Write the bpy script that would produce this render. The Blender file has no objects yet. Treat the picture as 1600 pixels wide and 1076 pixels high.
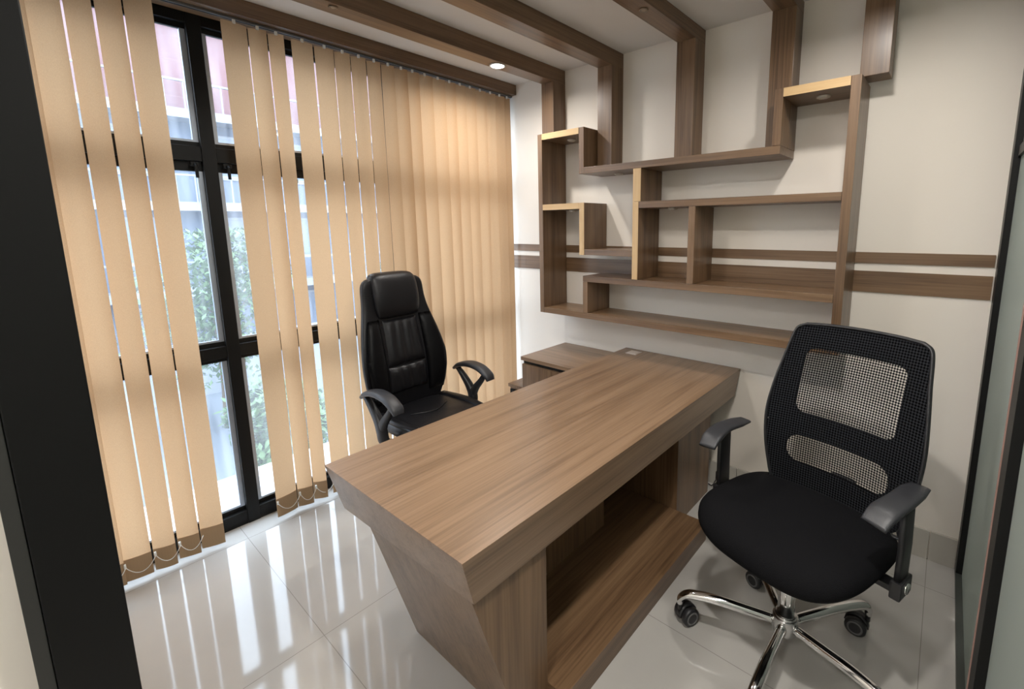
import bpy, bmesh, math, random
from mathutils import Vector, Matrix
random.seed(7)
S = bpy.context.scene
COL = S.collection

# ------------------------------------------------------------------ camera
CAM = Vector((2.780, -2.633, 1.586))
yaw, pitch, roll = 0.70282, -0.15735, -0.01104
fw = Vector((-math.sin(yaw)*math.cos(pitch), math.cos(yaw)*math.cos(pitch), math.sin(pitch)))
rt0 = Vector((math.cos(yaw), math.sin(yaw), 0))
up0 = rt0.cross(fw)
rt = rt0*math.cos(roll) + up0*math.sin(roll)
up = up0*math.cos(roll) - rt0*math.sin(roll)
cd = bpy.data.cameras.new('camera')
cam = bpy.data.objects.new('camera', cd)
COL.objects.link(cam)
m3 = Matrix((rt, up, -fw)).transposed()
cam.matrix_world = Matrix.Translation(CAM) @ m3.to_4x4()
cd.sensor_fit = 'HORIZONTAL'
cd.sensor_width = 36
cd.lens = 717.8/1600*36
cd.shift_x = (800-872.2)/1600
cd.shift_y = (466.5-538)/1600
cd.clip_start = 0.01
S.camera = cam

# ------------------------------------------------------------------ view, sky, lamps
S.view_settings.view_transform = 'Standard'
S.view_settings.look = 'None'
S.view_settings.gamma = 1
S.view_settings.use_curve_mapping = False
S.view_settings.exposure = 0.2

W = bpy.data.worlds.new('sky')
S.world = W
W.use_nodes = True
wn = W.node_tree
bg = wn.nodes['Background']
tc = wn.nodes.new('ShaderNodeTexCoord')
sp = wn.nodes.new('ShaderNodeSeparateXYZ')
rp = wn.nodes.new('ShaderNodeValToRGB')
rp.color_ramp.elements[0].position = 0.45
rp.color_ramp.elements[0].color = (.55, .56, .56, 1)
rp.color_ramp.elements[1].position = 0.62
rp.color_ramp.elements[1].color = (.83, .91, 1, 1)
mp = wn.nodes.new('ShaderNodeMapRange')
mp.inputs['From Min'].default_value = -1
wn.links.new(tc.outputs['Generated'], sp.inputs[0])
wn.links.new(sp.outputs['Z'], mp.inputs['Value'])
wn.links.new(mp.outputs[0], rp.inputs[0])
wn.links.new(rp.outputs[0], bg.inputs['Color'])
bg.inputs['Strength'].default_value = 9.5


def lamp(name, loc, power, size=.09, color=(1, .955, .90), spread=170, parent=None):
    d = bpy.data.lights.new(name, 'AREA')
    d.shape = 'DISK'
    d.size = size
    d.energy = power
    d.color = color
    d.spread = math.radians(spread)
    o = bpy.data.objects.new(name, d)
    COL.objects.link(o)
    o.location = loc
    if parent:
        o.parent = parent
    return o


# ceiling lamps of the room that stand outside the frame, then added corridor fills
lamp('room_lamp', (2.465, -1.92, 2.535), 19)
lamp('room_lamp', (2.465, -0.72, 2.535), 7)
lamp('room_lamp', (1.20, -1.75, 2.62), 13, .25)
lamp('corridor_fill', (2.6, -3.5, 2.60), 32, .5, (1, .95, .88))  # added fill without a fixture, brightens the passage side
lamp('corridor_fill', (3.7, -1.2, 2.60), 18, .4, (1, .98, .94))  # added fill, unseen, lifts the frosted glass from behind


# ------------------------------------------------------------------ materials
def mat(name):
    m = bpy.data.materials.new(name)
    m.use_nodes = True
    nt = m.node_tree
    return m, nt, nt.nodes['Principled BSDF']


def plain(name, col, rough=.5, metal=0, spec=.5, coat=0, bump=0, bscale=200):
    m, nt, b = mat(name)
    b.inputs['Base Color'].default_value = (*col, 1)
    b.inputs['Roughness'].default_value = rough
    b.inputs['Metallic'].default_value = metal
    b.inputs['Specular IOR Level'].default_value = spec
    b.inputs['Coat Weight'].default_value = coat
    if bump:
        t = nt.nodes.new('ShaderNodeTexCoord')
        n = nt.nodes.new('ShaderNodeTexNoise')
        n.inputs['Scale'].default_value = bscale
        n.inputs['Detail'].default_value = 4
        bp = nt.nodes.new('ShaderNodeBump')
        bp.inputs['Strength'].default_value = bump
        bp.inputs['Distance'].default_value = .002
        nt.links.new(t.outputs['Object'], n.inputs['Vector'])
        nt.links.new(n.outputs[0], bp.inputs['Height'])
        nt.links.new(bp.outputs[0], b.inputs['Normal'])
    return m


def wood(name, axis, dark, mid, light, rough=.38, scale=1.0, coat=.15):
    """laminate with a grain that runs along one axis"""
    m, nt, b = mat(name)
    L = nt.links
    t = nt.nodes.new('ShaderNodeTexCoord')
    mp = nt.nodes.new('ShaderNodeMapping')
    s = [17*scale]*3
    s['XYZ'.index(axis)] = .75*scale
    mp.inputs['Scale'].default_value = s
    L.new(t.outputs['Object'], mp.inputs['Vector'])
    n1 = nt.nodes.new('ShaderNodeTexNoise')
    n1.inputs['Scale'].default_value = 1
    n1.inputs['Detail'].default_value = 5
    n1.inputs['Roughness'].default_value = .62
    n1.inputs['Distortion'].default_value = .35
    L.new(mp.outputs[0], n1.inputs['Vector'])
    mp2 = nt.nodes.new('ShaderNodeMapping')
    s2 = [130*scale]*3
    s2['XYZ'.index(axis)] = 2.5*scale
    mp2.inputs['Scale'].default_value = s2
    L.new(t.outputs['Object'], mp2.inputs['Vector'])
    n2 = nt.nodes.new('ShaderNodeTexNoise')
    n2.inputs['Scale'].default_value = 1
    n2.inputs['Detail'].default_value = 3
    L.new(mp2.outputs[0], n2.inputs['Vector'])
    mx = nt.nodes.new('ShaderNodeMath')
    mx.operation = 'MULTIPLY_ADD'
    mx.inputs[1].default_value = .35
    L.new(n2.outputs[0], mx.inputs[0])
    ml = nt.nodes.new('ShaderNodeMath')
    ml.operation = 'MULTIPLY'
    ml.inputs[1].default_value = .65
    L.new(n1.outputs[0], ml.inputs[0])
    L.new(ml.outputs[0], mx.inputs[2])
    r = nt.nodes.new('ShaderNodeValToRGB')
    r.color_ramp.elements[0].position = .36
    r.color_ramp.elements[0].color = (*dark, 1)
    r.color_ramp.elements[1].position = .68
    r.color_ramp.elements[1].color = (*light, 1)
    e = r.color_ramp.elements.new(.5)
    e.color = (*mid, 1)
    L.new(mx.outputs[0], r.inputs[0])
    L.new(r.outputs[0], b.inputs['Base Color'])
    b.inputs['Roughness'].default_value = rough
    b.inputs['Coat Weight'].default_value = coat
    b.inputs['Coat Roughness'].default_value = .25
    return m


WD, WM, WL = (.086, .046, .022), (.158, .091, .046), (.220, .134, .072)
WOOD = {a: wood('walnut_laminate_'+a, a, WD, WM, WL) for a in 'XYZ'}
TD, TM, TL = (.138, .082, .045), (.215, .134, .078), (.285, .185, .113)
TOPW = {a: wood('desk_laminate_'+a, a, TD, TM, TL, .34, 1.0, .2) for a in 'XYZ'}
OAK = {a: wood('oak_edge_band_'+a, a, (.42, .27, .12), (.52, .345, .165), (.60, .42, .22), .4) for a in 'XZ'}

WALL = plain('wall_paint', (.755, .70, .625), .75, bump=.15, bscale=60)
CEIL = plain('ceiling_paint', (.70, .675, .64), .85)
WHITE = plain('white_paint', (.8, .79, .77), .6)
BLACK_AL = plain('black_aluminium', (.006, .006, .006), .42, 0, .25)
ALU = plain('satin_aluminium', (.42, .47, .55), .35, .6)
BLACK_PL = plain('black_plastic', (.016, .016, .018), .42, bump=.1, bscale=400)
ARM_PL = plain('grey_black_polyurethane', (.028, .029, .033), .42, bump=.12, bscale=300)
LEATHER = plain('black_leatherette', (.006, .006, .0075), .40, 0, .4, bump=.35, bscale=90)
FABRIC = plain('black_woven_fabric', (.0045, .0045, .0055), .8, 0, .12, bump=.9, bscale=420)
CHROME = plain('chrome', (.78, .78, .78), .09, 1)
RAILM = plain('grey_metal_rail', (.16, .155, .15), .4, .4)
CLIPM = plain('clear_white_plastic', (.75, .74, .7), .35)
TILE_B = plain('baseboard_tile', (.46, .435, .385), .25, coat=.2)
PAINTED_DARK = plain('painted_dark', (.006, .005, .004), .8)  # near-black; stands in for shade in the slot and the groove

# floor tiles
FLOOR, nt, b = mat('polished_floor_tile')
t = nt.nodes.new('ShaderNodeTexCoord')
sx = nt.nodes.new('ShaderNodeSeparateXYZ')
nt.links.new(t.outputs['Object'], sx.inputs[0])


def joint(out, off):
    a = nt.nodes.new('ShaderNodeMath'); a.operation = 'ADD'; a.inputs[1].default_value = off
    nt.links.new(out, a.inputs[0])
    p = nt.nodes.new('ShaderNodeMath'); p.operation = 'PINGPONG'; p.inputs[1].default_value = .45
    nt.links.new(a.outputs[0], p.inputs[0])
    c = nt.nodes.new('ShaderNodeMath'); c.operation = 'LESS_THAN'; c.inputs[1].default_value = .0013
    nt.links.new(p.outputs[0], c.inputs[0])
    return c.outputs[0]


jx = joint(sx.outputs['X'], -.14+9)
jy = joint(sx.outputs['Y'], .23+9)
mxn = nt.nodes.new('ShaderNodeMath'); mxn.operation = 'MAXIMUM'
nt.links.new(jx, mxn.inputs[0]); nt.links.new(jy, mxn.inputs[1])
nz = nt.nodes.new('ShaderNodeTexNoise'); nz.inputs['Scale'].default_value = 1.7; nz.inputs['Detail'].default_value = 4
nt.links.new(t.outputs['Object'], nz.inputs['Vector'])
cr = nt.nodes.new('ShaderNodeValToRGB')
cr.color_ramp.elements[0].color = (.40, .385, .36, 1); cr.color_ramp.elements[0].position = .3
cr.color_ramp.elements[1].color = (.46, .445, .42, 1); cr.color_ramp.elements[1].position = .7
nt.links.new(nz.outputs[0], cr.inputs[0])
mixc = nt.nodes.new('ShaderNodeMix'); mixc.data_type = 'RGBA'
nt.links.new(mxn.outputs[0], mixc.inputs['Factor'])
nt.links.new(cr.outputs[0], mixc.inputs['A'])
mixc.inputs['B'].default_value = (.26, .25, .23, 1)
nt.links.new(mixc.outputs['Result'], b.inputs['Base Color'])
b.inputs['Roughness'].default_value = .07
b.inputs['Specular IOR Level'].default_value = .5
b.inputs['Coat Weight'].default_value = .25
b.inputs['Coat Roughness'].default_value = .05


def mixshader(name, build):
    m = bpy.data.materials.new(name)
    m.use_nodes = True
    nt = m.node_tree
    nt.nodes.clear()
    out = nt.nodes.new('ShaderNodeOutputMaterial')
    nt.links.new(build(nt), out.inputs['Surface'])
    return m


def _n(nt, t, **kw):
    n = nt.nodes.new(t)
    for k, v in kw.items():
        n.inputs[k.replace('_', ' ')].default_value = v
    return n


def _mix(nt, f, a, b_):
    n = nt.nodes.new('ShaderNodeMixShader')
    if isinstance(f, (int, float)):
        n.inputs[0].default_value = f
    else:
        nt.links.new(f, n.inputs[0])
    nt.links.new(a, n.inputs[1]); nt.links.new(b_, n.inputs[2])
    return n.outputs[0]


def _blind(nt):
    t = nt.nodes.new('ShaderNodeTexCoord')
    mp = nt.nodes.new('ShaderNodeMapping'); mp.inputs['Scale'].default_value = (700, 700, 180)
    nt.links.new(t.outputs['Object'], mp.inputs['Vector'])
    nz = nt.nodes.new('ShaderNodeTexNoise'); nz.inputs['Scale'].default_value = 1; nz.inputs['Detail'].default_value = 2
    nt.links.new(mp.outputs[0], nz.inputs['Vector'])
    r = nt.nodes.new('ShaderNodeValToRGB')
    r.color_ramp.elements[0].color = (.49, .305, .168, 1); r.color_ramp.elements[0].position = .3
    r.color_ramp.elements[1].color = (.585, .375, .212, 1); r.color_ramp.elements[1].position = .7
    nt.links.new(nz.outputs[0], r.inputs[0])
    d = nt.nodes.new('ShaderNodeBsdfDiffuse'); nt.links.new(r.outputs[0], d.inputs['Color'])
    tr = nt.nodes.new('ShaderNodeBsdfTranslucent'); tr.inputs['Color'].default_value = (.60, .385, .215, 1)
    return _mix(nt, .36, d.outputs[0], tr.outputs[0])


BLIND = mixshader('tan_blind_fabric', _blind)


def _hem(nt):
    d = _n(nt, 'ShaderNodeBsdfDiffuse', Color=(.42, .29, .175, 1))
    tr = _n(nt, 'ShaderNodeBsdfTranslucent', Color=(.4, .27, .16, 1))
    return _mix(nt, .22, d.outputs[0], tr.outputs[0])


HEM = mixshader('doubled_blind_hem', _hem)


def _glass(nt):
    t = nt.nodes.new('ShaderNodeTexCoord')
    mp = nt.nodes.new('ShaderNodeMapping'); mp.inputs['Scale'].default_value = (9, 9, .9)
    nt.links.new(t.outputs['Object'], mp.inputs['Vector'])
    nz = nt.nodes.new('ShaderNodeTexNoise'); nz.inputs['Scale'].default_value = 2; nz.inputs['Detail'].default_value = 6
    nt.links.new(mp.outputs[0], nz.inputs['Vector'])
    mr = nt.nodes.new('ShaderNodeMapRange')
    mr.inputs['From Min'].default_value = .35; mr.inputs['From Max'].default_value = .7
    mr.inputs['To Min'].default_value = .02; mr.inputs['To Max'].default_value = .105
    nt.links.new(nz.outputs[0], mr.inputs['Value'])
    tp = _n(nt, 'ShaderNodeBsdfTransparent', Color=(.84, .88, .92, 1))
    tl = _n(nt, 'ShaderNodeBsdfTranslucent', Color=(.85, .9, .98, 1))
    a = _mix(nt, mr.outputs[0], tp.outputs[0], tl.outputs[0])
    g = _n(nt, 'ShaderNodeBsdfGlossy', Roughness=.03)
    return _mix(nt, .05, a, g.outputs[0])


GLASS = mixshader('dusty_window_glass', _glass)


def _frost(nt):
    d = _n(nt, 'ShaderNodeBsdfDiffuse', Color=(.40, .435, .41, 1))
    tl = _n(nt, 'ShaderNodeBsdfTranslucent', Color=(.60, .65, .62, 1))
    a = _mix(nt, .5, d.outputs[0], tl.outputs[0])
    g = _n(nt, 'ShaderNodeBsdfGlossy', Roughness=.12, Color=(.9, .95, .93, 1))
    return _mix(nt, .06, a, g.outputs[0])


FROST = mixshader('frosted_glass', _frost)


def _meshfab(nt):
    """open black netting: diamond holes in a woven web"""
    t = nt.nodes.new('ShaderNodeTexCoord')
    s = nt.nodes.new('ShaderNodeSeparateXYZ')
    nt.links.new(t.outputs['Object'], s.inputs[0])

    def m(op, a, b_):
        n = nt.nodes.new('ShaderNodeMath'); n.operation = op
        for i, q in enumerate((a, b_)):
            if q is None:
                continue
            if isinstance(q, (int, float)):
                n.inputs[i].default_value = q
            else:
                nt.links.new(q, n.inputs[i])
        return n.outputs[0]
    k = 2*math.pi/.018
    u = m('SINE', m('MULTIPLY', m('ADD', s.outputs['X'], s.outputs['Z']), k), None)
    v = m('SINE', m('MULTIPLY', m('SUBTRACT', s.outputs['X'], s.outputs['Z']), k), None)
    w = m('MULTIPLY', u, v)
    hole = m('GREATER_THAN', w, .03)
    tp = _n(nt, 'ShaderNodeBsdfTransparent')
    d = _n(nt, 'ShaderNodeBsdfDiffuse', Color=(.010, .010, .011, 1))
    return _mix(nt, hole, d.outputs[0], tp.outputs[0])


NET = mixshader('open_black_netting', _meshfab)


def _weave(nt):
    """doubled netting over a backing: a faint diamond weave"""
    t = nt.nodes.new('ShaderNodeTexCoord')
    mp = nt.nodes.new('ShaderNodeMapping')
    mp.inputs['Rotation'].default_value = (0, math.radians(45), 0)
    mp.inputs['Scale'].default_value = (150, 150, 150)
    nt.links.new(t.outputs['Object'], mp.inputs['Vector'])
    sx_ = nt.nodes.new('ShaderNodeSeparateXYZ')
    nt.links.new(mp.outputs[0], sx_.inputs[0])
    cb = nt.nodes.new('ShaderNodeCombineXYZ')
    nt.links.new(sx_.outputs['X'], cb.inputs['X']); nt.links.new(sx_.outputs['Z'], cb.inputs['Y'])
    ck = nt.nodes.new('ShaderNodeTexChecker')
    ck.inputs['Scale'].default_value = 1
    ck.inputs['Color1'].default_value = (.003, .003, .0035, 1)
    ck.inputs['Color2'].default_value = (.022, .023, .026, 1)
    nt.links.new(cb.outputs[0], ck.inputs['Vector'])
    d = nt.nodes.new('ShaderNodeBsdfDiffuse')
    nt.links.new(ck.outputs['Color'], d.inputs['Color'])
    return d.outputs[0]


WEAVE = mixshader('black_diamond_weave', _weave)

LENS = mixshader('lit_lamp_lens', lambda nt: _n(nt, 'ShaderNodeEmission', Color=(1, .97, .92, 1), Strength=14).outputs[0])


# ------------------------------------------------------------------ mesh helpers
def box(bm, x0, x1, y0, y1, z0, z1, bevel=0):
    r = bmesh.ops.create_cube(bm, size=1)
    bmesh.ops.scale(bm, vec=(x1-x0, y1-y0, z1-z0), verts=r['verts'])
    bmesh.ops.translate(bm, vec=((x0+x1)/2, (y0+y1)/2, (z0+z1)/2), verts=r['verts'])
    if bevel:
        es = list({e for v in r['verts'] for e in v.link_edges})
        bmesh.ops.bevel(bm, geom=es, offset=bevel, segments=2, affect='EDGES', profile=.6)


def hexa(bm, lo, hi, z0, z1):
    """prism between two quads lo and hi (lists of four (x,y)) at z0 and z1"""
    a = [bm.verts.new((x, y, z0)) for x, y in lo]
    b_ = [bm.verts.new((x, y, z1)) for x, y in hi]
    bm.faces.new(a[::-1]); bm.faces.new(b_)
    for i in range(4):
        j = (i+1) % 4
        bm.faces.new((a[i], a[j], b_[j], b_[i]))


def rings(bm, loops, cap=True):
    vs = [[bm.verts.new(p) for p in l] for l in loops]
    n = len(vs[0])
    for a, b_ in zip(vs, vs[1:]):
        for i in range(n):
            j = (i+1) % n
            bm.faces.new((a[i], a[j], b_[j], b_[i]))
    if cap:
        bm.faces.new(vs[0][::-1]); bm.faces.new(vs[-1])
    return vs


def selli(n, a, b_, e):
    out = []
    for i in range(n):
        t = 2*math.pi*i/n
        c, s = math.cos(t), math.sin(t)
        out.append((a*math.copysign(abs(c)**(2/e), c), b_*math.copysign(abs(s)**(2/e), s)))
    return out


def smooth_path(pts, k=6):
    P = [Vector(p) for p in pts]
    P = [P[0]*2-P[1]] + P + [P[-1]*2-P[-2]]
    out = []
    for i in range(1, len(P)-2):
        for s in range(k):
            t = s/k
            a, b_, c, d = P[i-1], P[i], P[i+1], P[i+2]
            out.append(.5*((2*b_)+(c-a)*t+(2*a-5*b_+4*c-d)*t*t+(3*b_-a-3*c+d)*t**3))
    out.append(P[-2])
    return out


def sweep(bm, pts, secs, side=(1, 0, 0), n=14, e=2.6):
    """secs: (half width along side, half thickness) for each point or one for all; side is the width direction"""
    pts = [Vector(p) for p in pts]
    if isinstance(secs, tuple):
        secs = [secs]*len(pts)
    if len(secs) != len(pts):
        q = len(secs)-1
        ns = []
        for i in range(len(pts)):
            f = i/(len(pts)-1)*q
            k = min(int(f), q-1)
            f -= k
            ns.append(tuple(secs[k][j]*(1-f)+secs[k+1][j]*f for j in (0, 1)))
        secs = ns
    loops = []
    for i, p in enumerate(pts):
        tan = (pts[min(i+1, len(pts)-1)]-pts[max(i-1, 0)]).normalized()
        sd = Vector(side)
        sd = (sd-tan*sd.dot(tan))
        if sd.length < 1e-4:
            sd = tan.orthogonal()
        sd.normalize()
        nr = tan.cross(sd)
        loops.append([p+sd*x+nr*y for x, y in selli(n, secs[i][0], secs[i][1], e)])
    rings(bm, loops)


def tube(bm, pts, r, n=12):
    sweep(bm, pts, (r, r) if isinstance(r, (int, float)) else r, (0.03, .02, 1), n, 2)


def disc(bm, c, r, h, n=24, axis='Z', r2=None):
    mtx = Matrix.Translation(c)
    if axis == 'X':
        mtx = mtx @ Matrix.Rotation(math.pi/2, 4, 'Y')
    if axis == 'Y':
        mtx = mtx @ Matrix.Rotation(math.pi/2, 4, 'X')
    bmesh.ops.create_cone(bm, cap_ends=True, segments=n, radius1=r, radius2=r if r2 is None else r2, depth=h, matrix=mtx)


def put(name, bm, m, parent=None, smooth=False, bevel=0, subsurf=0, loc=None):
    bmesh.ops.recalc_face_normals(bm, faces=bm.faces)
    me = bpy.data.meshes.new(name)
    bm.to_mesh(me); bm.free()
    o = bpy.data.objects.new(name, me)
    COL.objects.link(o)
    me.materials.append(m)
    if smooth:
        for p in me.polygons:
            p.use_smooth = True
    if bevel:
        md = o.modifiers.new('edge', 'BEVEL'); md.width = bevel; md.segments = 2; md.limit_method = 'ANGLE'
    if subsurf:
        md = o.modifiers.new('smooth', 'SUBSURF'); md.levels = subsurf; md.render_levels = subsurf
    if parent:
        o.parent = parent
    if loc:
        o.location = loc
    return o


def B():
    return bmesh.new()


def boxo(name, dims, m, parent=None, bevel=0):
    bm = B(); box(bm, *dims)
    return put(name, bm, m, parent, bevel=bevel)


def thing(name, label, cat, loc=(0, 0, 0), rz=0, group=None):
    o = bpy.data.objects.new(name, None)
    COL.objects.link(o)
    o.empty_display_size = .1
    o.location = loc
    o.rotation_euler = (0, 0, rz)
    o['label'] = label; o['category'] = cat
    if group:
        o['group'] = group
    return o


def tag(o, label, cat, group=None, kind=None):
    o['label'] = label; o['category'] = cat
    if group:
        o['group'] = group
    if kind:
        o['kind'] = kind
    return o


def struct(o, label, cat):
    return tag(o, label, cat, kind='structure')


def copy_part(o, parent, loc=None, rot=None):
    c = o.copy(); COL.objects.link(c); c.parent = parent
    if loc is not None:
        c.location = loc
    if rot is not None:
        c.rotation_euler = rot
    for ch in list(o.children):
        d = ch.copy(); COL.objects.link(d); d.parent = c
    return c


# ------------------------------------------------------------------ the room
HC = 2.646
XG = 2.94
struct(boxo('floor', (-.06, 4.6, -4.3, .12, -.1, 0), FLOOR), 'polished ivory floor tiles with thin joints', 'floor')
struct(boxo('ceiling', (-.06, 4.6, -4.3, .12, HC, HC+.12), CEIL), 'pale painted ceiling between the wooden beams', 'ceiling')
struct(boxo('wall_back', (-.06, 4.6, 0, .12, 0, HC), WALL), 'cream painted wall behind the shelf lattice', 'wall')
struct(boxo('wall_right', (4.5, 4.6, -4.3, 0, 0, HC), WHITE), 'pale corridor wall behind the frosted glass', 'wall')
struct(boxo('wall_behind', (-.06, 4.5, -4.3, -4.2, 0, HC), WHITE), 'pale corridor wall facing the office', 'wall')
struct(boxo('wall_left', (-.06, .04, -4.2, -2.9, 0, HC), WHITE), 'pale wall past the end of the window', 'wall')
struct(boxo('wall_front', (.16, 1.545, -2.68, -2.60, 0, HC), WHITE), 'pale partition beside the black door post', 'wall')
struct(boxo('wall_passage', (1.44, 1.55, -4.2, -2.682, 0, HC), plain('warm_white_paint', (.86, .80, .73), .6)), 'pale grey wall at the edge of the black door post', 'wall')

# stripes on the back wall
z0, z1, z2, z3 = 1.446, 1.394, 1.357, 1.256
struct(boxo('trim_1', (.01, XG-.005, -.006, 0, z1, z0), WOOD['X']), 'narrow upper wooden stripe along the cream wall', 'trim')
struct(boxo('trim_2', (.01, XG-.005, -.006, 0, z3, z2), WOOD['X']), 'wide lower wooden stripe along the cream wall', 'trim')

bm = B()
for a, c in ((.13, .138), (.142, 1.038), (1.042, 1.938), (1.942, 2.838), (2.842, XG-.002)):
    box(bm, a, c, -.012, 0, 0, .145, .0015)
struct(put('baseboard_back', bm, TILE_B), 'beige tile baseboard at the foot of the cream wall', 'baseboard')

# ------------------------------------------------------------------ window
win = thing('window_1', 'black aluminium window wall behind the tan blinds', 'window', (0, 0, 0))
win['kind'] = 'structure'
MUL = [-2.88, -1.957, -.99, -.03]
for y in MUL:
    boxo('mullion', (-.06, 0, y-.029, y+.029, 0, HC), BLACK_AL, win, .002)
bays = list(zip(MUL, MUL[1:]))
LEV = [(.085, .925), (1.0, 1.87), (1.98, 2.53)]
for a, c in bays:
    y0, y1 = a+.029, c-.029
    boxo('sill_rail', (-.06, -.004, y0, y1, 0, .075), BLACK_AL, win, .002)
    boxo('transom', (-.06, -.004, y0, y1, .935, .995), BLACK_AL, win, .002)
    boxo('transom', (-.06, -.004, y0, y1, 1.91, 1.98), BLACK_AL, win, .002)
    boxo('head_rail', (-.06, -.004, y0, y1, 2.53, HC), BLACK_AL, win, .002)
    for k, (za, zb) in enumerate(((.075, .935), (.995, 1.91), (1.98, 2.53))):
        g = .012
        t_ = .045 if k == 1 else .022
        bm = B()
        fy0, fy1, fz0, fz1 = y0+g, y1-g, za+.012, zb-.010
        box(bm, -.05, -.03, y0, y1, fz0-.012, fz0+.010)
        box(bm, -.05, -.03, y0, y1, fz1-t_+.01, fz1+.010)
        sash = put('sash_rail', bm, BLACK_AL, win)
        bm = B()
        box(bm, -.048, -.028, y0, fy0+.010, fz0+.010, fz1-t_+.01)
        box(bm, -.048, -.028, fy1-.010, y1, fz0+.010, fz1-t_+.01)
        box(bm, -.044, -.030, fy0+.010, fy1-.010, fz0+.010, fz0+.020)
        put('sash_bead', bm, ALU, win)
        boxo('pane', (-.041, -.037, fy0+.010, fy1-.010, fz0+.010, fz1-t_+.01), GLASS, win)
for y in (-2.02, -1.89):
    bm = B()
    box(bm, -.004, .010, y-.018, y+.018, 1.885, 1.905, .003)
    tube(bm, [(.006, y, 1.895), (.022, y, 1.885), (.024, y, 1.83)], .007)
    put('latch', bm, BLACK_AL, win)
bm = B()
disc(bm, (-.012, -1.585, 1.845), .024, .016, 20, 'X'); disc(bm, (.0, -1.585, 1.845), .012, .02, 16, 'X')
put('latch', bm, plain('grey_latch', (.25, .27, .27), .4), win, bevel=.002)
for z in (2.47, 1.74):
    boxo('hinge', (.035, .05, -.014, -.001, z, z+.12), BLACK_AL, win, .002)

# ------------------------------------------------------------------ ceiling beams with their wall posts
WC, DC = .107, .13
BX = {2: .528, 3: 1.003, 4: 1.536, 5: 2.030, 6: 2.412}
BBOT = {2: 2.553, 3: 2.555, 4: 2.573, 5: 2.590, 6: 2.590}
PBOT = {2: 2.190, 3: 1.946, 4: 1.946, 5: 1.946, 6: 2.216}
BL = {2: 'wooden ceiling beam with the lit downlight, bending down to the small top shelf',
      3: 'wooden ceiling beam bending down the wall just past the lit downlight beam, onto the long shelf',
      4: 'wooden ceiling beam with dark spotlight holes, bending down onto the middle of the long shelf',
      5: 'wooden ceiling beam whose wall post runs down behind the high stepped shelf end',
      6: 'wooden ceiling beam whose short wall post hangs beside the tallest shelf upright'}
for k in BX:
    x = BX[k]
    b_ = thing('wooden_beam', BL[k], 'beam', (0, 0, 0), group='wooden ceiling beams')
    boxo('ceiling_run', (x, x+WC, -3.9 if k > 3 else -2.595, 0, BBOT[k], HC-.001), WOOD['Y'], b_, .0015)
    boxo('wall_post', (x, x+WC, -DC, -.0005, PBOT[k]+.0005, BBOT[k]), WOOD['Z'], b_, .0015)

pel = thing('blind_pelmet', 'wooden pelmet along the ceiling above the tan blinds', 'pelmet')
boxo('fascia', (.135, .153, -2.595, -.001, 2.573, HC-.001), WOOD['Y'], pel, .001)
boxo('soffit_board', (.005, .1345, -2.595, -.001, 2.573, 2.590), WOOD['Y'], pel)


# ------------------------------------------------------------------ downlights
def downlight(x, y, z, label, lit, r=.046):
    t_ = thing('ceiling_downlight', label, 'lamp', (x, y, z), group='beam downlights')
    bm = B()
    rings(bm, [[(q*math.cos(2*math.pi*i/32), q*math.sin(2*math.pi*i/32), h) for i in range(32)] for q, h in
               ((r, 0), (r+.004, -.003), (r, -.006), (r-.006, -.005), (r-.008, -.001))], cap=False)
    put('trim_ring', bm, CLIPM if lit else plain('dull_ring', (.2, .15, .1), .4, .3), t_, True)
    bm = B(); disc(bm, (0, 0, -.003), r-.007, .004, 32)
    put('lens', bm, LENS if lit else plain('unlit_lens', (.35, .28, .2), .2), t_)
    return t_


d1 = downlight(.5815, -.585, BBOT[2], 'round lit downlight glowing under the beam nearest the window pelmet', True)
lamp('lamp_glow', (0, 0, -.012), 9, .06, parent=d1)
downlight(1.597, -.60, BBOT[4], 'small unlit spotlight in the underside of the middle ceiling beam', False, .018)
downlight(.600, -1.58, BBOT[2], 'small unlit spotlight in the lit beam, farther from the cream wall', False, .016)

# ------------------------------------------------------------------ shelf lattice
DS, T = .259, .039
sh = thing('wall_shelf', 'interlocking walnut shelf lattice hung on the cream wall', 'shelf')
E_ = .0006


def shelf(name, x0, x1, z0, z1, edge=None, y0=-DS, y1=-.0065, oak=False):
    ax = 'X' if name == 'shelf_board' else 'Z'
    o = boxo(name, (x0+E_, x1-E_, y0, y1, z0+E_, z1-E_), WOOD[ax], sh, .001)
    if oak:
        boxo('edge_band', (x0+E_, x1-E_, y0-.002, y0, z0+E_, z1-E_), OAK[ax], o)['label'] = 'pale oak edge band'
    return o


def puck(x, y, z):
    bm = B(); disc(bm, (x, y, z-.004), .028, .007, 24); disc(bm, (x, y, z-.009), .02, .004, 24)
    put('puck_lamp', bm, plain('puck_white', (.55, .5, .42), .3), sh)['label'] = 'small unlit round lamp'


shelf('upright', .601, .640, .982, 2.190)
shelf('shelf_board', .640, .951, 2.151, 2.190, oak=True)
shelf('upright', .951, .990, 1.907, 2.190)
shelf('shelf_board', .990, 2.137, 1.907, 1.946)
shelf('upright', 2.098, 2.137, 1.946, 2.198, y1=-DC-.001)
shelf('shelf_board', 2.137, 2.402, 2.159, 2.198, oak=True)
shelf('upright', 2.402, 2.441, .982, 2.198)
shelf('shelf_board', .640, .954, 1.691, 1.730, oak=True)
shelf('upright', .954, .993, 1.398, 1.730, oak=True)
shelf('shelf_board', .993, 1.348, 1.398, 1.437)
shelf('upright', 1.348, 1.387, 1.264, 1.720, oak=True)
shelf('upright', 1.348, 1.400, 1.720, 1.907, oak=True)
shelf('shelf_board', 1.387, 2.402, 1.681, 1.720)
shelf('upright', 1.694, 1.733, 1.264, 1.681)
shelf('shelf_board', .980, 2.402, 1.225, 1.264)
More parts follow.
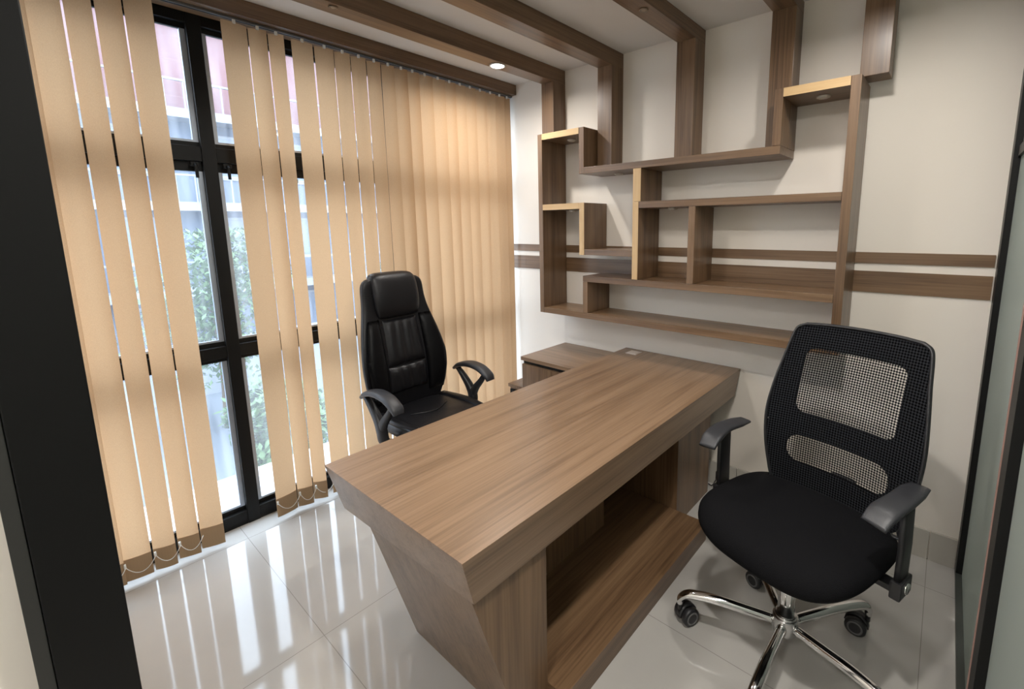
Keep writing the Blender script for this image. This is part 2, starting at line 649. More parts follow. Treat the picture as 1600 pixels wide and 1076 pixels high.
shelf('upright', .980, 1.019, 1.021, 1.225)
shelf('shelf_board', .640, 2.402, .982, 1.021)
for q in ((.80, -.14, 2.151), (1.154, -.11, 1.907), (.80, -.13, 1.691), (1.54, -.13, 1.681), (2.28, -.15, 2.159)):
    puck(*q)

# ------------------------------------------------------------------ vertical blind
vb = thing('vertical_blind', 'tan fabric vertical blind hanging in front of the window wall', 'blind', (.1, 0, 0))
ZT, ZB = 2.550, .022
# visible edges of each strip along the wall: (near edge, far edge, tilt)
SL = [(-2.585, -2.49, .010), (-2.490, -2.397, .010), (-2.386, -2.310, .014), (-2.297, -2.219, .014), (-2.209, -2.120, .014),
      (-1.873, -1.772, -.006), (-1.764, -1.686, .016), (-1.677, -1.608, .018), (-1.571, -1.468, .004), (-1.456, -1.360, .006),
      (-1.351, -1.269, .012), (-1.259, -1.176, .012), (-1.166, -1.085, .014), (-1.076, -.995, .014)]
ed = [-.988, -.920, -.835, -.738, -.635, -.551, -.463, -.374, -.278, -.187, -.094, -.035]
for i, (a, c) in enumerate(zip(ed, ed[1:])):
    SL.append((a-.004, c+.016, .016+.004*math.sin(i*2.3)))
bmc = B()
for i, (ya, yb, tl) in enumerate(SL):
    ya += tl*(ya+2.633)/2.68-.0022
    yb -= tl*(yb+2.633)/2.68-.0022
    yc, hw = (ya+yb)/2, (yb-ya)/2
    rnd = random.Random(i)
    bow = rnd.uniform(.004, .008)
    ph = rnd.uniform(0, 6)
    zb = ZB + rnd.uniform(-.004, .004)

    def section(u, z, off=0):
        x = tl*u + bow*(1-u*u)*(1 if i % 3 else .6) + .0025*math.sin(z*2.1+ph)*u + off
        return (x, u*hw, z)
    bm = B()
    NU, NZ = 8, 14
    V = [[bm.verts.new(section(-1+2*k/NU, zb+.005+(ZT-zb-.005)*j/NZ)) for k in range(NU+1)] for j in range(NZ+1)]
    for j in range(NZ):
        for k in range(NU):
            bm.faces.new((V[j][k], V[j][k+1], V[j+1][k+1], V[j+1][k]))
    s_ = put('slat', bm, BLIND, vb, True, loc=(0, yc, 0))
    # doubled hem with its weight
    bm = B()
    lo = [section(-1+2*k/NU, zb, .0022) for k in range(NU+1)]
    hi = [section(-1+2*k/NU, zb+.105, .0022) for k in range(NU+1)]
    lo2 = [(x-.0044, y, z) for x, y, z in lo]
    hi2 = [(x-.0044, y, z) for x, y, z in hi]
    G = [[bm.verts.new(p) for p in row] for row in (lo, hi, hi2, lo2)]
    for r_ in range(4):
        a_, c_ = G[r_], G[(r_+1) % 4]
        for k in range(NU):
            bm.faces.new((a_[k], a_[k+1], c_[k+1], c_[k]))
    for k in (0, NU):
        bm.faces.new((G[0][k], G[1][k], G[2][k], G[3][k]))
    put('hem_weight', bm, HEM, s_)
    bm = B()
    box(bm, -.004+bow, .005+bow, -.006, .006, ZT-.006, ZT+.012, .001)
    put('carrier_clip', bm, CLIPM, s_)
    # bead chain from this strip to the next
    if i+1 < len(SL) and SL[i+1][0]-yb >= .15:
        put('bead_chain', bmc, CLIPM, vb, True)
        bmc = B()
    elif i+1 < len(SL):
        y2a, y2b = SL[i+1][0], SL[i+1][1]
        p0, p1 = yc-hw*.9, (y2a+y2b)/2-(y2b-y2a)/2*.9
        L_ = p1-p0
        sag = .05
        pts = [(.012+bow, p0+L_*k/10, .105-sag*(1-(2*k/10-1)**2)) for k in range(11)]
        tube(bmc, pts, .0016, 6)
        box(bmc, .006, .016, p0-.004, p0+.004, .10, .118)
put('bead_chain', bmc, CLIPM, vb, True)
bm = B(); box(bm, -.011, .011, -2.59, -.004, 2.5615, 2.5725, .002)
put('headrail', bm, RAILM, vb)
boxo('headrail_slot_shade', (-.005, .005, -2.588, -.006, 2.5605, 2.5618), PAINTED_DARK, vb)  # solid black strip, paints the shade under the rail

# ------------------------------------------------------------------ desk
dk = thing('executive_desk', 'long walnut executive desk in the middle of the office', 'desk', (0, 0, 0))
bm = B()
zt, zs = .76, .605
hexa(bm, [(1.182, -1.968), (1.915, -1.968), (1.915, -.045), (1.182, -.045)],
     [(1.165, -2.017), (1.932, -2.012), (1.930, -.006), (1.160, -.006)], zs, zt)


def slope_down(bm_):
    # the apron is a little deeper on the sitter's side
    for v in bm_.verts:
        if abs(v.co.z-zs) < .001:
            v.co.z -= .030*(1.915-v.co.x)/.73


slope_down(bm)
put('tabletop', bm, TOPW['Y'], dk, bevel=.0012)
bm = B()
hexa(bm, [(1.307, -1.786), (1.900, -1.786), (1.900, -1.67), (1.307, -1.67)],
     [(1.341, -1.960), (1.903, -1.966), (1.903, -1.67), (1.341, -1.67)], 0, zs-.0005)
slope_down(bm)
put('end_leg', bm, WOOD['Z'], dk, bevel=.0012)
bm = B(); box(bm, 1.32, 1.81, -.54, -.12, 0, zs-.0005)
slope_down(bm)
put('end_leg', bm, WOOD['Z'], dk, bevel=.0012)
bm = B(); box(bm, 1.42, 1.975, -1.6695, -.5405, 0, .095)
put('footrest_plinth', bm, WOOD['Y'], dk, bevel=.0015)
boxo('modesty_panel', (1.545, 1.583, -1.6695, -.91, .0955, zs-.022), WOOD['Z'], dk)
boxo('modesty_panel', (1.425, 1.445, -.91, -.5405, .0955, zs-.022), WOOD['Z'], dk)
boxo('divider_panel', (1.445, 1.583, -.91, -.885, .0955, zs-.022), WOOD['Z'], dk)
fl = boxo('cable_flap', (1.232, 1.312, -.135, -.055, zt, zt+.003), plain('flap_metal', (.5, .42, .36), .3, .3), dk, .001)
fl['label'] = 'pale square cable flap'
boxo('flap_lid', (1.240, 1.304, -.127, -.063, zt+.003, zt+.0045), plain('flap_lid_metal', (.56, .48, .42), .3, .3), fl)

# ------------------------------------------------------------------ side cabinets
cb = thing('side_cabinet', 'walnut side cabinet in the corner beside the desk end', 'cabinet')
cz = .712
boxo('cabinet_top', (.625, 1.158, -.492, -.013, cz-.025, cz), TOPW['X'], cb, .0012)
boxo('cabinet_body', (.632, 1.155, -.470, -.013, 0, cz-.0255), WOOD['Z'], cb)
boxo('finger_groove_shade', (.640, 1.150, -.473, -.470, cz-.048, cz-.027), PAINTED_DARK, cb)  # shade of the gap under the top, painted as a black strip
for xa, xb in ((.634, .892), (.896, 1.154)):
    d_ = boxo('door', (xa, xb, -.488, -.4735, .06, cz-.05), WOOD['Z'], cb, .001)
lc = thing('low_cabinet', 'low walnut box cabinet between the blinds and the taller side cabinet', 'cabinet')
boxo('cabinet_top', (.455, .624, -.455, -.013, .452, .475), WOOD['Y'], lc, .001)
boxo('cabinet_body', (.462, .624, -.440, -.013, 0, .4515), WOOD['Z'], lc)
boxo('door', (.470, .622, -.450, -.4405, .05, .435), PAINTED_DARK, lc)


# ------------------------------------------------------------------ chairs
def caster(parent, p, ang, swivel):
    """twin wheel caster below p (end of a base arm)"""
    h = bpy.data.objects.new('caster', None)
    bm = B()
    # hood and stem
    disc(bm, (0, 0, .062), .006, .03, 12)
    loops = []
    for k in range(9):
        a = math.pi*k/8
        loops.append([(x, .024-.029*math.cos(a), .026+.031*math.sin(a)) for x in (-.008, .008)] +
                     [(x, .024-.020*math.cos(a), .026+.022*math.sin(a)) for x in (.008, -.008)])
    rings(bm, loops)
    o = put('caster', bm, BLACK_PL, parent, True)
    o.location = p
    o.rotation_euler = (0, 0, swivel)
    for s in (-1, 1):
        bm = B()
        rings(bm, [[(s*q, .024+r_*math.cos(2*math.pi*i/20), .026+r_*math.sin(2*math.pi*i/20)) for i in range(20)] for q, r_ in
                   ((.008, .024), (.010, .026), (.022, .026), (.026, .022), (.0265, .017))])
        w = put('wheel', bm, BLACK_PL, o, True)
    for s in (-1, 1):
        bm = B()
        rings(bm, [[(s*q, .024+r_*math.cos(2*math.pi*i/20), .026+r_*math.sin(2*math.pi*i/20)) for i in range(20)] for q, r_ in
                   ((.0255, .019), (.0275, .0185), (.0275, .0145), (.026, .014))], cap=False)
        put('hubcap_ring', bm, plain('hub_grey', (.12, .12, .12), .35), o, True)
    return o


def puff(bm, rows, n=28, e=3.2):
    """closed body lofted upward: rows of (z, half width, centre y, half depth[, centre x])"""
    loops = []
    for r_ in rows:
        z, a, yc, d = r_[:4]
        xc = r_[4] if len(r_) > 4 else 0
        loops.append([(xc+x, yc+y, z) for x, y in selli(n, a, d, e)])
    rings(bm, loops)


# ---- black leather executive chair, facing +x (its own front is -y)
EC = thing('executive_chair', 'high-backed black leather executive chair behind the desk', 'chair', (.534, -1.137, 0), math.radians(93))
for k in range(5):
    a = math.radians(90+72*k+20)
    ca, sa = math.cos(a), math.sin(a)
    bm = B()
    sweep(bm, [(ca*.03, sa*.03, .125), (ca*.15, sa*.15, .115), (ca*.31, sa*.31, .085)], [(.028, .02), (.024, .016), (.018, .012)], (-sa, ca, 0))
    put('base_leg', bm, BLACK_PL, EC, True)
    caster(EC, (ca*.30, sa*.30, 0), a, a+1.1*k)
bm = B(); disc(bm, (0, 0, .12), .045, .06); disc(bm, (0, 0, .24), .03, .2); disc(bm, (0, 0, .36), .018, .12)
put('gas_column', bm, BLACK_PL, EC, True)
bm = B(); box(bm, -.09, .09, -.12, .13, .385, .425, .008)
put('tilt_mechanism', bm, BLACK_PL, EC)
bm = B(); tube(bm, [(-.08, 0, .405), (-.2, 0, .405), (-.29, .0, .395)], .006); sweep(bm, [(-.27, 0, .397), (-.33, 0, .388)], (.018, .006), (0, 1, 0))
put('tilt_lever', bm, BLACK_PL, EC, True)


def seat_loft(rows, n=36, e=3.6, front=.0):
    bm = B()
    loops = []
    for z, a, d, yc in rows:
        l = []
        for x, y in selli(n, a, d, e):
            zz = z
            if y < -.10:
                zz = z - front*((-y-.10)/.15)**2
            l.append((x, yc+y, zz))
        loops.append(l)
    rings(bm, loops)
    return bm


bm = seat_loft([(.425, .215, .21, 0), (.430, .245, .245, 0), (.455, .262, .262, 0), (.490, .260, .262, 0), (.508, .245, .245, 0), (.516, .20, .20, 0), (.518, .08, .08, 0)], front=.03)
put('seat', bm, LEATHER, EC, True, subsurf=1)
for s in (-1, 1):   # side piping pads of the seat
    bm = B()
    sweep(bm, smooth_path([(s*.225, .20, .505), (s*.232, .0, .512), (s*.225, -.18, .498), (s*.215, -.245, .465)], 5), (.028, .018), (1, 0, 0))
    put('seat_bolster', bm, LEATHER, EC, True)
bm = B()
tube(bm, smooth_path([(-.13, .04, .5195), (0, -.02, .5205), (.13, .04, .5195)], 6), .0035, 8)
put('seat_seam', bm, LEATHER, EC, True)


def yb(z):      # front line of the back: reclined
    return .205 + .10*((z-.46)/.85) + .018*math.sin((z-.46)/.85*math.pi*2+2.6)


prof = [(.445, .17), (.46, .205), (.50, .235), (.60, .268), (.70, .288), (.80, .292), (.90, .275), (1.0, .250), (1.08, .226), (1.16, .212), (1.22, .212), (1.26, .205), (1.285, .180), (1.295, .12)]
rows = []
for z, a in prof:
    d = .036 if .5 < z < 1.28 else .028
    rows.append((z, a, yb(z)+.049, d))
bm = B(); puff(bm, rows, 36, 3.4)
# shell wraps forward at the sides
for v in bm.verts:
    v.co.y -= .045*(abs(v.co.x)/.29)**2.2
put('backrest', bm, LEATHER, EC, True, subsurf=1)


def pad(name, prof_, half_fn, lift, rip=0, nx=20, thick=.03):
    """upholstered panel lying on the front of the back"""
    bm = B()
    fr, bk = [], []
    for z in prof_:
        hw = half_fn(z)
        rf, rb = [], []
        for k in range(nx+1):
            u = -1+2*k/nx
            x = u*hw
            edge = (1-abs(u)**5)
            tz = (z-prof_[0])/(prof_[-1]-prof_[0])
            edge *= (1-abs(2*tz-1)**8)
            y = yb(z)+.055-.042-.045*(abs(x)/.29)**2.2
            y -= lift*edge
            if rip:
                y += rip*math.sin(u*13+1.5*math.sin(z*9))*edge
            rf.append(bm.verts.new((x, y, z)))
            rb.append(bm.verts.new((x, y+.02+lift*edge, z)))
        fr.append(rf); bk.append(rb)
    for A in (fr, bk):
        for j in range(len(A)-1):
            for k in range(nx):
                bm.faces.new((A[j][k], A[j][k+1], A[j+1][k+1], A[j+1][k]))
    for j in range(len(fr)-1):
        for k in (0, nx):
            bm.faces.new((fr[j][k], fr[j+1][k], bk[j+1][k], bk[j][k]))
    for j in (0, len(fr)-1):
        for k in range(nx):
            bm.faces.new((fr[j][k], fr[j][k+1], bk[j][k+1], bk[j][k]))
    return put(name, bm, LEATHER, EC, True)


def zr(a, c, n):
    return [a+(c-a)*k/n for k in range(n+1)]


bm = B()
rows = [(z, a, yb(min(z, 1.28))+.055-.035+q, d) for z, a, q, d in ((1.045, .125, .012, .020), (1.055, .140, .004, .036), (1.10, .150, -.004, .052), (1.17, .155, 0, .060),
        (1.24, .156, .010, .060), (1.285, .152, .022, .056), (1.310, .140, .030, .044), (1.320, .10, .034, .025))]
puff(bm, rows, 36, 3.6)
for v in bm.verts:
    v.co.y -= .03*(abs(v.co.x)/.29)**2.2
put('headrest_pad', bm, LEATHER, EC, True, subsurf=1)
pad('centre_panel', zr(.765, 1.040, 14), lambda z: .128-.012*((z-.765)/.275), .020, .0035, 44)
pad('lumbar_panel', zr(.600, .760, 10), lambda z: .130, .024, .004, 44)
for s in (-1, 1):
    bm = B()
    fr = []
    for z in zr(.56, 1.05, 20):
        tz = (z-.56)/.49
        zi = max(i for i in range(len(prof)) if prof[i][0] <= z)
        z_a, a_a = prof[zi]; z_b, a_b = prof[zi+1]
        W_ = a_a+(a_b-a_a)*(z-z_a)/(z_b-z_a)
        x0, x1 = .137, W_-.018
        row = []
        for k in range(9):
            u = k/8
            x = x0+(x1-x0)*u
            bul = (1-abs(2*u-1)**4)*(1-abs(2*tz-1)**10)
            row.append(bm.verts.new((s*x, yb(z)+.055-.041-.045*(x/.29)**2.2-.026*bul, z)))
        fr.append(row)
    for j in range(len(fr)-1):
        for k in range(8):
            bm.faces.new((fr[j][k], fr[j][k+1], fr[j+1][k+1], fr[j+1][k]))
    g = bmesh.ops.solidify(bm, geom=bm.faces[:], thickness=-.012)
    put('side_bolster', bm, LEATHER, EC, True)
bm = B(); sweep(bm, smooth_path([(0, .05, .41), (0, .24, .42), (0, .335, .52), (0, .365, .68)], 6), (.04, .012), (1, 0, 0))
put('back_bracket', bm, BLACK_PL, EC, True)
for s in (-1, 1):
    bm = B()
    x = s*.328
    pth = smooth_path([(x, .185, .658), (x, .13, .690), (x, .035, .710), (x, -.06, .700), (x, -.130, .664), (x, -.150, .634)], 6)
    sweep(bm, pth, [(.022, .010), (.032, .016), (.037, .018), (.038, .018), (.037, .018), (.030, .012)], (1, 0, 0), 18, 3)
    pd = put('armrest', bm, ARM_PL, EC, True)
    bm = B()
    sweep(bm, smooth_path([(x, .155, .665), (x, .11, .625), (x, .05, .560), (x, .02, .50), (x-s*.01, .02, .44), (x-s*.05, .02, .408)], 6), [(.016, .013), (.020, .017), (.024, .024), (.026, .030), (.026, .030), (.022, .012)], (1, 0, 0), 14, 3)
    sweep(bm, smooth_path([(x, -.10, .672), (x, -.065, .62), (x, -.01, .56), (x, .02, .51)], 6), [(.016, .012), (.019, .016), (.022, .022), (.022, .026)], (1, 0, 0), 14, 3)
    sweep(bm, [(x-s*.03, .02, .408), (s*.15, .02, .41)], (.03, .01), (0, 1, 0))
    put('arm_bracket', bm, BLACK_PL, pd, True)

# ---- mesh-backed visitor chair on a chrome base
MC = thing('mesh_chair', 'black mesh-backed swivel chair on a chrome star base beside the desk', 'chair', (2.432, -.905, 0), math.radians(-16))
BASE0 = math.radians(53+16)
BO = (.038, -.066)      # the star base stands a little forward of the seat centre
HZ = .040
bm = B(); disc(bm, (0, 0, .105+HZ), .043, .062, 28); disc(bm, (0, 0, .139+HZ), .038, .01, 28)
put('base_hub', bm, plain('satin_chrome', (.62, .62, .62), .22, 1), MC, True, bevel=.003, loc=(*BO, 0))
for k in range(5):
    a = BASE0+math.radians(72*k)
    ca, sa = math.cos(a), math.sin(a)
    bm = B()
    sweep(bm, smooth_path([(ca*q, sa*q, z+HZ) for q, z in ((.035, .105), (.14, .110), (.235, .114), (.335, .104), (.370, .080), (.374, .052))], 6),
          [(.017, .017), (.018, .018), (.019, .018), (.018, .017), (.015, .014), (.012, .012)], (-sa, ca, 0), 18, 2)
    put('base_leg', bm, CHROME, MC, True, loc=(*BO, 0))
    c_ = caster(MC, (BO[0]+ca*.374, BO[1]+sa*.374, 0), a, a+(.6, 2.2, 2.4, .5, 1.4)[k])
    c_.scale = (1.42, 1.42, 1.42)
bm = B(); disc(bm, (0, 0, .27), .029, .2, 28); disc(bm, (0, 0, .40), .018, .1, 24)
put('gas_column', bm, CHROME, MC, True, loc=(*BO, 0))
bm = B(); box(bm, -.10, .12, -.15, .16, .41, .448, .01)
put('tilt_mechanism', bm, BLACK_PL, MC)
SZ = .452
bm = seat_loft([(SZ-.012, .20, .18, 0), (SZ-.006, .255, .235, 0), (SZ+.018, .300, .272, 0), (SZ+.05, .304, .276, 0), (SZ+.078, .278, .256, 0), (SZ+.090, .230, .21, 0), (SZ+.094, .10, .09, 0)], n=44, e=3.3, front=.038)
put('seat', bm, FABRIC, MC, True, subsurf=1)


def mback(u, z):
    """point on the back surface: u -1..1 across, z height"""
    t = (z-.53)/.66
    y = .205 + .135*t - .035*math.sin(math.pi*min(max(t, 0), 1)*.95) - .055*u*u
    return y


MPROF = [(.530, .200), (.56, .230), (.62, .246), (.70, .262), (.78, .271), (.86, .272), (.96, .262), (1.06, .247), (1.14, .236), (1.175, .225), (1.190, .198)]


def mhw(z):
    if z <= MPROF[0][0]:
        return MPROF[0][1]
    for (a, p), (c, q) in zip(MPROF, MPROF[1:]):
        if z <= c:
            return p+(q-p)*(z-a)/(c-a)
    return MPROF[-1][1]


def mpt(x, z, off=0):
    return (x+.042, mback(x/.286, z)+off, z-.012)


# rim
rim = []
for z, w in MPROF:
    rim.append((w, z))
loop2 = [(-w, z) for w, z in rim][::-1] + rim[:]     # from top left down, then up right
loop2 = [(-.198, 1.190)] + [(-w, z) for w, z in rim[::-1]][1:] + rim[:-1] + [(.198, 1.190)]
pts = smooth_path([mpt(x, z) for x, z in loop2], 4)
bm = B()
n_ = len(pts)
top = smooth_path([mpt(.198, 1.190), mpt(.12, 1.1945), mpt(0, 1.196), mpt(-.12, 1.1945), mpt(-.198, 1.190)], 4)
full = pts + top[1:-1]
loops = []
N = len(full)
for i, p in enumerate(full):
    tan = (full[(i+1) % N]-full[i-1]).normalized()
    nr = Vector((0, 1, 0)); nr = (nr-tan*nr.dot(tan)).normalized()
    bn = tan.cross(nr)
    loops.append([p+nr*(.010*math.cos(q))+bn*(.006*math.sin(q)) for q in [2*math.pi*k/10 for k in range(10)]])
rings(bm, loops+[loops[0]], cap=False)
bmesh.ops.remove_doubles(bm, verts=bm.verts, dist=1e-5)
frame = put('backrest_frame', bm, BLACK_PL, MC, True)


# panel with two rounded windows, sampled on a fine grid
def rrect(x, z, cx, cz_, hx, hz, r_):
    dx = max(abs(x-cx)-(hx-r_), 0); dz = max(abs(z-cz_)-(hz-r_), 0)
    return math.hypot(dx, dz) - r_


WINS = [(.0, .974, .175, .127, .034), (-.004, .700, .182, .055, .048)]


def inside(x, z):
    return min(rrect(x, z, *w) for w in WINS)


def ring_outline(w, n=64):
    cx, cz_, hx, hz, r_ = w
    out = []
    for k in range(n):
        a = 2*math.pi*k/n
        c, s = math.cos(a), math.sin(a)
        # march out to the rounded border
        lo_, hi_ = 0, 1
        for _ in range(30):
            md = (lo_+hi_)/2
            if rrect(cx+c*md, cz_+s*md, *w) < 0:
                lo_ = md
            else:
                hi_ = md
        out.append((cx+c*lo_, cz_+s*lo_))
    return out


def outline_at(cx, cz_, a):
    """distance along direction a from a window centre to the border of its half of the back"""
    c, s = math.cos(a), math.sin(a)
    lo_, hi_ = 0, 1
    for _ in range(30):
        md = (lo_+hi_)/2
        x, z = cx+c*md, cz_+s*md
        ok = abs(x) < mhw(z)-.004 and .532 < z < 1.194 and (z > SPLIT if cz_ > SPLIT else z < SPLIT)
        if z > 1.14 and ok:
            ok = rrect(x, z, 0, 1.0, .236, .194, .04) < 0
        if ok:
            lo_ = md
        else:
            hi_ = md
    return (cx+c*lo_, cz_+s*lo_)


SPLIT = .795
bm = B()
for off in (-.004, .004):
    for w in WINS:
        cx, cz_, hx, hz, r_ = w
        NA = 160
        inn = ring_outline(w, NA)
        out = [outline_at(cx, cz_, 2*math.pi*k/NA) for k in range(NA)]
        lv = []
        for j in range(6):
            f = j/5
            lv.append([bm.verts.new(mpt(a[0]*(1-f)+b2[0]*f, a[1]*(1-f)+b2[1]*f, off)) for a, b2 in zip(inn, out)])
        for A, Bq in zip(lv, lv[1:]):
            for k in range(NA):
                q = (k+1) % NA
                bm.faces.new((A[k], A[q], Bq[q], Bq[k]))
put('backrest_cover', bm, WEAVE, MC, True)
for w in WINS:
    cx, cz_, hx, hz, r_ = w
    bm = B()
    NX, NZ = 24, 16
    V = {}
    for i in range(NX+1):
        for j in range(NZ+1):
            x = cx-hx-.006+(2*hx+.012)*i/NX
            z = cz_-hz-.006+(2*hz+.012)*j/NZ
            V[i, j] = bm.verts.new(mpt(x, z, 0))
    for i in range(NX):
        for j in range(NZ):
            bm.faces.new((V[i, j], V[i+1, j], V[i+1, j+1], V[i, j+1]))
    put('mesh_window', bm, NET, MC, True)['label'] = 'see-through netting window'
# back carrier bars behind the cover
bm = B()
sweep(bm, smooth_path([(.04, .03, .425), (.04, .20, .43), (.04, .285, .47), (.04, .30, .53), (.04, .285, .60)], 6), (.045, .012), (1, 0, 0))
put('back_bracket', bm, BLACK_PL, MC, True)
bm = B()
for z in (.805,):
    sweep(bm, [mpt(-.25+.05*k, z, .018) for k in range(11)], (.030, .008), (0, 0, 1))
put('back_crossbar', bm, BLACK_PL, MC, True)
for s in (-1, 1):
    x = s*.318
    bm = B()
    pth = smooth_path([(x, .165, .740), (x, .10, .744), (x, .01, .745), (x-s*.012, -.07, .732), (x-s*.02, -.115, .703)], 6)
    sweep(bm, pth, [(.028, .006), (.036, .011), (.037, .012), (.040, .012), (.036, .008)], (1, 0, 0), 20, 3.2)
    pd = put('armrest', bm, ARM_PL, MC, True)
    bm = B()
    sweep(bm, [(x+s*.012, .04, .735), (x+s*.014, .045, .59), (x+s*.012, .045, .46)], (.036, .010), (0, 1, 0), 16, 5)
    post = put('arm_post', bm, BLACK_PL, pd, True)
    bm = B()
    box(bm, min(x-s*.002, x+s*.030), max(x-s*.002, x+s*.030), .0, .09, .42, .48, .006)
    box(bm, min(x, s*.08), max(x, s*.08), .02, .07, .427, .447, .003)
    put('arm_bracket', bm, BLACK_PL, pd)
    bm = B(); disc(bm, (x+s*.031, .045, .45), .018, .008, 20, 'X')
    put('bracket_cap', bm, CHROME, pd, True)

# ------------------------------------------------------------------ right-hand glass partition
gp = thing('door_1', 'frosted glass partition with black aluminium stiles', 'partition')
gp['kind'] = 'structure'
boxo('frame_stile', (XG, XG+.045, -.085, -.001, 0.03, HC), BLACK_AL, gp, .0015)
boxo('floor_track', (XG, XG+.045, -4.0, -.001, 0, .028), plain('track_dark_green', (.045, .05, .045), .45), gp, .001)
boxo('pane', (XG+.022, XG+.03, -1.02, -.085, .028, HC), FROST, gp)
boxo('frame_stile', (XG, XG+.045, -1.125, -1.022, .029, HC), BLACK_AL, gp, .0015)
boxo('gasket', (XG-.003, XG+.004, -1.022, -1.017, .029, HC), plain('pink_gasket', (.32, .2, .17), .5), gp)
boxo('pane', (XG+.022, XG+.03, -4.0, -1.126, .028, HC), FROST, gp)
boxo('frame_rail', (XG+.012, XG+.042, -1.019, -.086, 1.83, 1.87), BLACK_AL, gp)
boxo('frame_rail', (XG+.001, XG+.044, -1.02, -.086, HC-.06, HC), BLACK_AL, gp)

dp = thing('door_2', 'wide black door post at the photo edge beside the pale wall', 'door')
dp['kind'] = 'structure'
boxo('frame_stile', (1.552, 1.600, -2.680, -2.5745, 0, HC), BLACK_AL, dp, .002)
boxo('stop_strip', (1.562, 1.596, -2.702, -2.681, 0, HC), plain('charcoal_aluminium', (.03, .03, .028), .4), dp, .001)

# plug on the baseboard behind the desk leg
pg = thing('power_plug', 'small black plug on the baseboard behind the desk leg', 'plug', (1.845, -.014, .075))
bm = B(); box(bm, -.02, .02, -.03, 0, -.025, .025, .004)
put('plug_body', bm, BLACK_PL, pg)
bm = B(); tube(bm, smooth_path([(0, -.028, 0), (-.01, -.05, -.02), (-.03, -.05, -.06), (-.06, -.03, -.069)], 5), .003, 8)
put('plug_cord', bm, BLACK_PL, pg, True)

# ------------------------------------------------------------------ outside the window
GZ = -3.2
ground = boxo('ground_outside', (-40, -.65, -30, 30, GZ-.2, GZ), plain('pale_yard_concrete', (.12, .135, .155), .9))
struct(ground, 'pale concrete yard below the window', 'ground')
led = boxo('window_ledge', (-.62, -.062, -6, 4, -.06, .012), plain('white_ledge', (.6, .6, .6), .7))
struct(led, 'white outer ledge at the foot of the window', 'ledge')
LEAF = [plain('leaf_a', (.055, .105, .04), .6), plain('leaf_b', (.075, .13, .052), .6), plain('leaf_c', (.055, .11, .05), .6)]
BARK = plain('bark', (.12, .09, .06), .9)


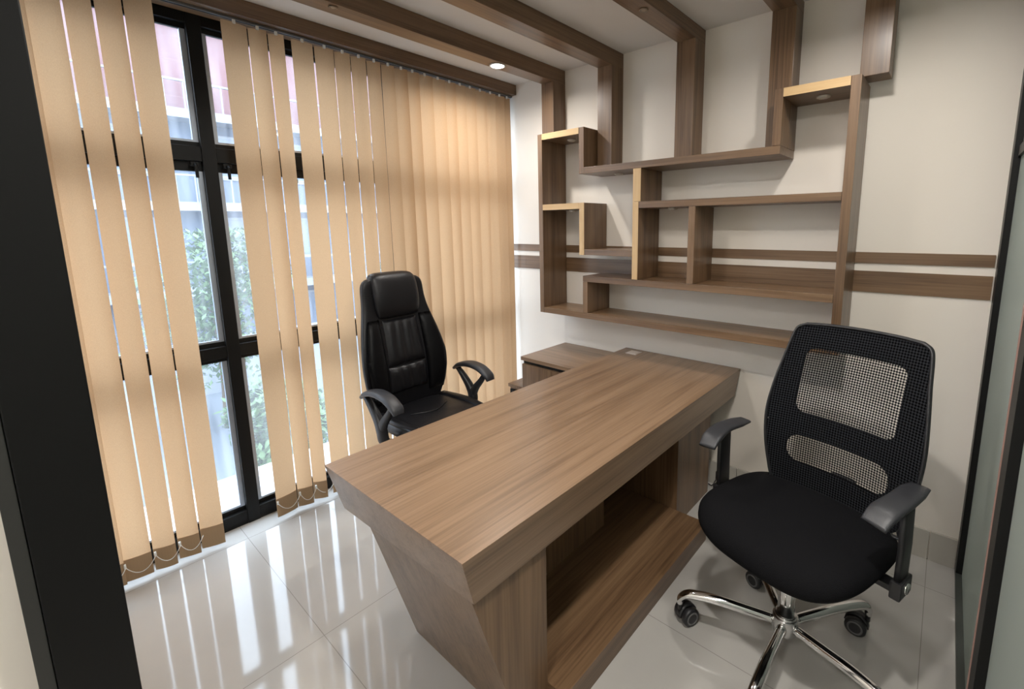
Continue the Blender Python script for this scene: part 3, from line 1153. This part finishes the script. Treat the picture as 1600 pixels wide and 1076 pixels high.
def tree(x, y, top, rad, label, seed, mi):
    rnd = random.Random(seed)
    t_ = thing('leafy_tree', label, 'tree', (x, y, GZ), group='trees outside the window')
    h = top-GZ
    bm = B()
    sweep(bm, smooth_path([(0, 0, 0), (.05, .03, h*.3), (-.03, .02, h*.6), (.02, 0, h*.85)], 4), [(.09, .09), (.07, .07), (.04, .04), (.02, .02)], (1, 0, 0), 10, 2)
    for k in range(6):
        a = k*1.1+rnd.random()
        zz = h*(.35+.08*k)
        tube(bm, [(0, 0, zz), (math.cos(a)*rad*.4, math.sin(a)*rad*.4, zz+.3), (math.cos(a)*rad*.7, math.sin(a)*rad*.7, zz+.7)], .018, 6)
    put('trunk', bm, BARK, t_, True)
    bm = B()
    cl = []
    for k in range(22):
        a, u, r_ = rnd.uniform(0, 6.28), rnd.uniform(-1, 1), rnd.uniform(.45, 1)
        q = math.sqrt(1-u*u)*r_
        cl.append((math.cos(a)*q*rad*.75, math.sin(a)*q*rad*.75, h*.60+u*h*.33))
    for k in range(5200):
        c = rnd.choice(cl)
        p = Vector((rnd.gauss(0, 1), rnd.gauss(0, 1), rnd.gauss(0, 1)))
        p = p.normalized()*rad*.42*rnd.random()**.4
        p = Vector(c)+p
        if p.z > h:
            p.z = h-rnd.random()*.2
        s = rnd.uniform(.07, .12)
        R = Matrix.Rotation(rnd.uniform(0, 6.28), 3, 'Z') @ Matrix.Rotation(rnd.uniform(-1.1, 1.1), 3, 'X')
        q = [R @ Vector(w)*s+p for w in ((-.45, 0, 0), (0, -.9, .1), (.45, 0, 0), (0, .9, -.1))]
        bm.faces.new([bm.verts.new(w) for w in q])
    put('foliage', bm, LEAF[mi], t_)


tree(-6.4, -3.2, 1.15, 1.3, 'green leafy tree beyond the first open gap of the blinds', 1, 0)
tree(-10.3, .25, 1.60, 2.0, 'pale green leafy tree standing behind the window mullion', 2, 1)
tree(-6.4, 3.2, 1.05, 1.3, 'dark green leafy tree glimpsed through the narrow blind gap', 3, 2)
tree(-5.6, .0, -.9, .95, 'low bushy tree nearest the window, under the taller crowns', 4, 1)
tree(-8.0, 6.4, 1.3, 1.5, 'green leafy tree farthest along the yard', 5, 0)

bl = thing('apartment_block', 'pale blue-grey apartment block with a red brick upper wall beyond the trees', 'building', (-17, 0, GZ))
FAC = plain('pale_facade', (.085, .11, .155), .8)
RED = plain('red_brick_wall', (.17, .085, .09), .85)
BAND = plain('white_band', (.22, .24, .27), .7)
WINB = plain('dark_window', (.12, .15, .20), .2)
boxo('facade_wall', (-6, 0, -9, 14, 0, 8.6), FAC, bl)
boxo('brick_wall', (-6, .3, -9, 14, 8.6, 11.4), RED, bl)
boxo('roof_edge', (-6.2, .6, -9.2, 14.2, 11.4, 11.7), BAND, bl)
for z in (2.6, 5.4, 8.3):
    boxo('floor_band', (0, .9, -9, 14, z, z+.28), BAND, bl)
    bm = B()
    for k in range(47):
        box(bm, .82, .86, -9+.5*k-.02, -9+.5*k+.02, z+.28, z+1.1)
    box(bm, .80, .88, -9, 14, z+1.1, z+1.16)
    put('railing', bm, BAND, bl)
for z in (.4, 3.3, 6.1):
    for k in range(9):
        y = -8+2.5*k
        w_ = boxo('window', (-.02, .05, y, y+1.4, z+.4, z+1.9), BAND, bl)
        boxo('pane', (.05, .06, y+.08, y+1.32, z+.48, z+1.82), WINB, w_)
cw = boxo('compound_wall', (-13.6, -13.4, -14, 16, GZ, GZ+1.6), BAND)
tag(cw, 'white compound wall at the foot of the trees', 'wall', kind='structure')
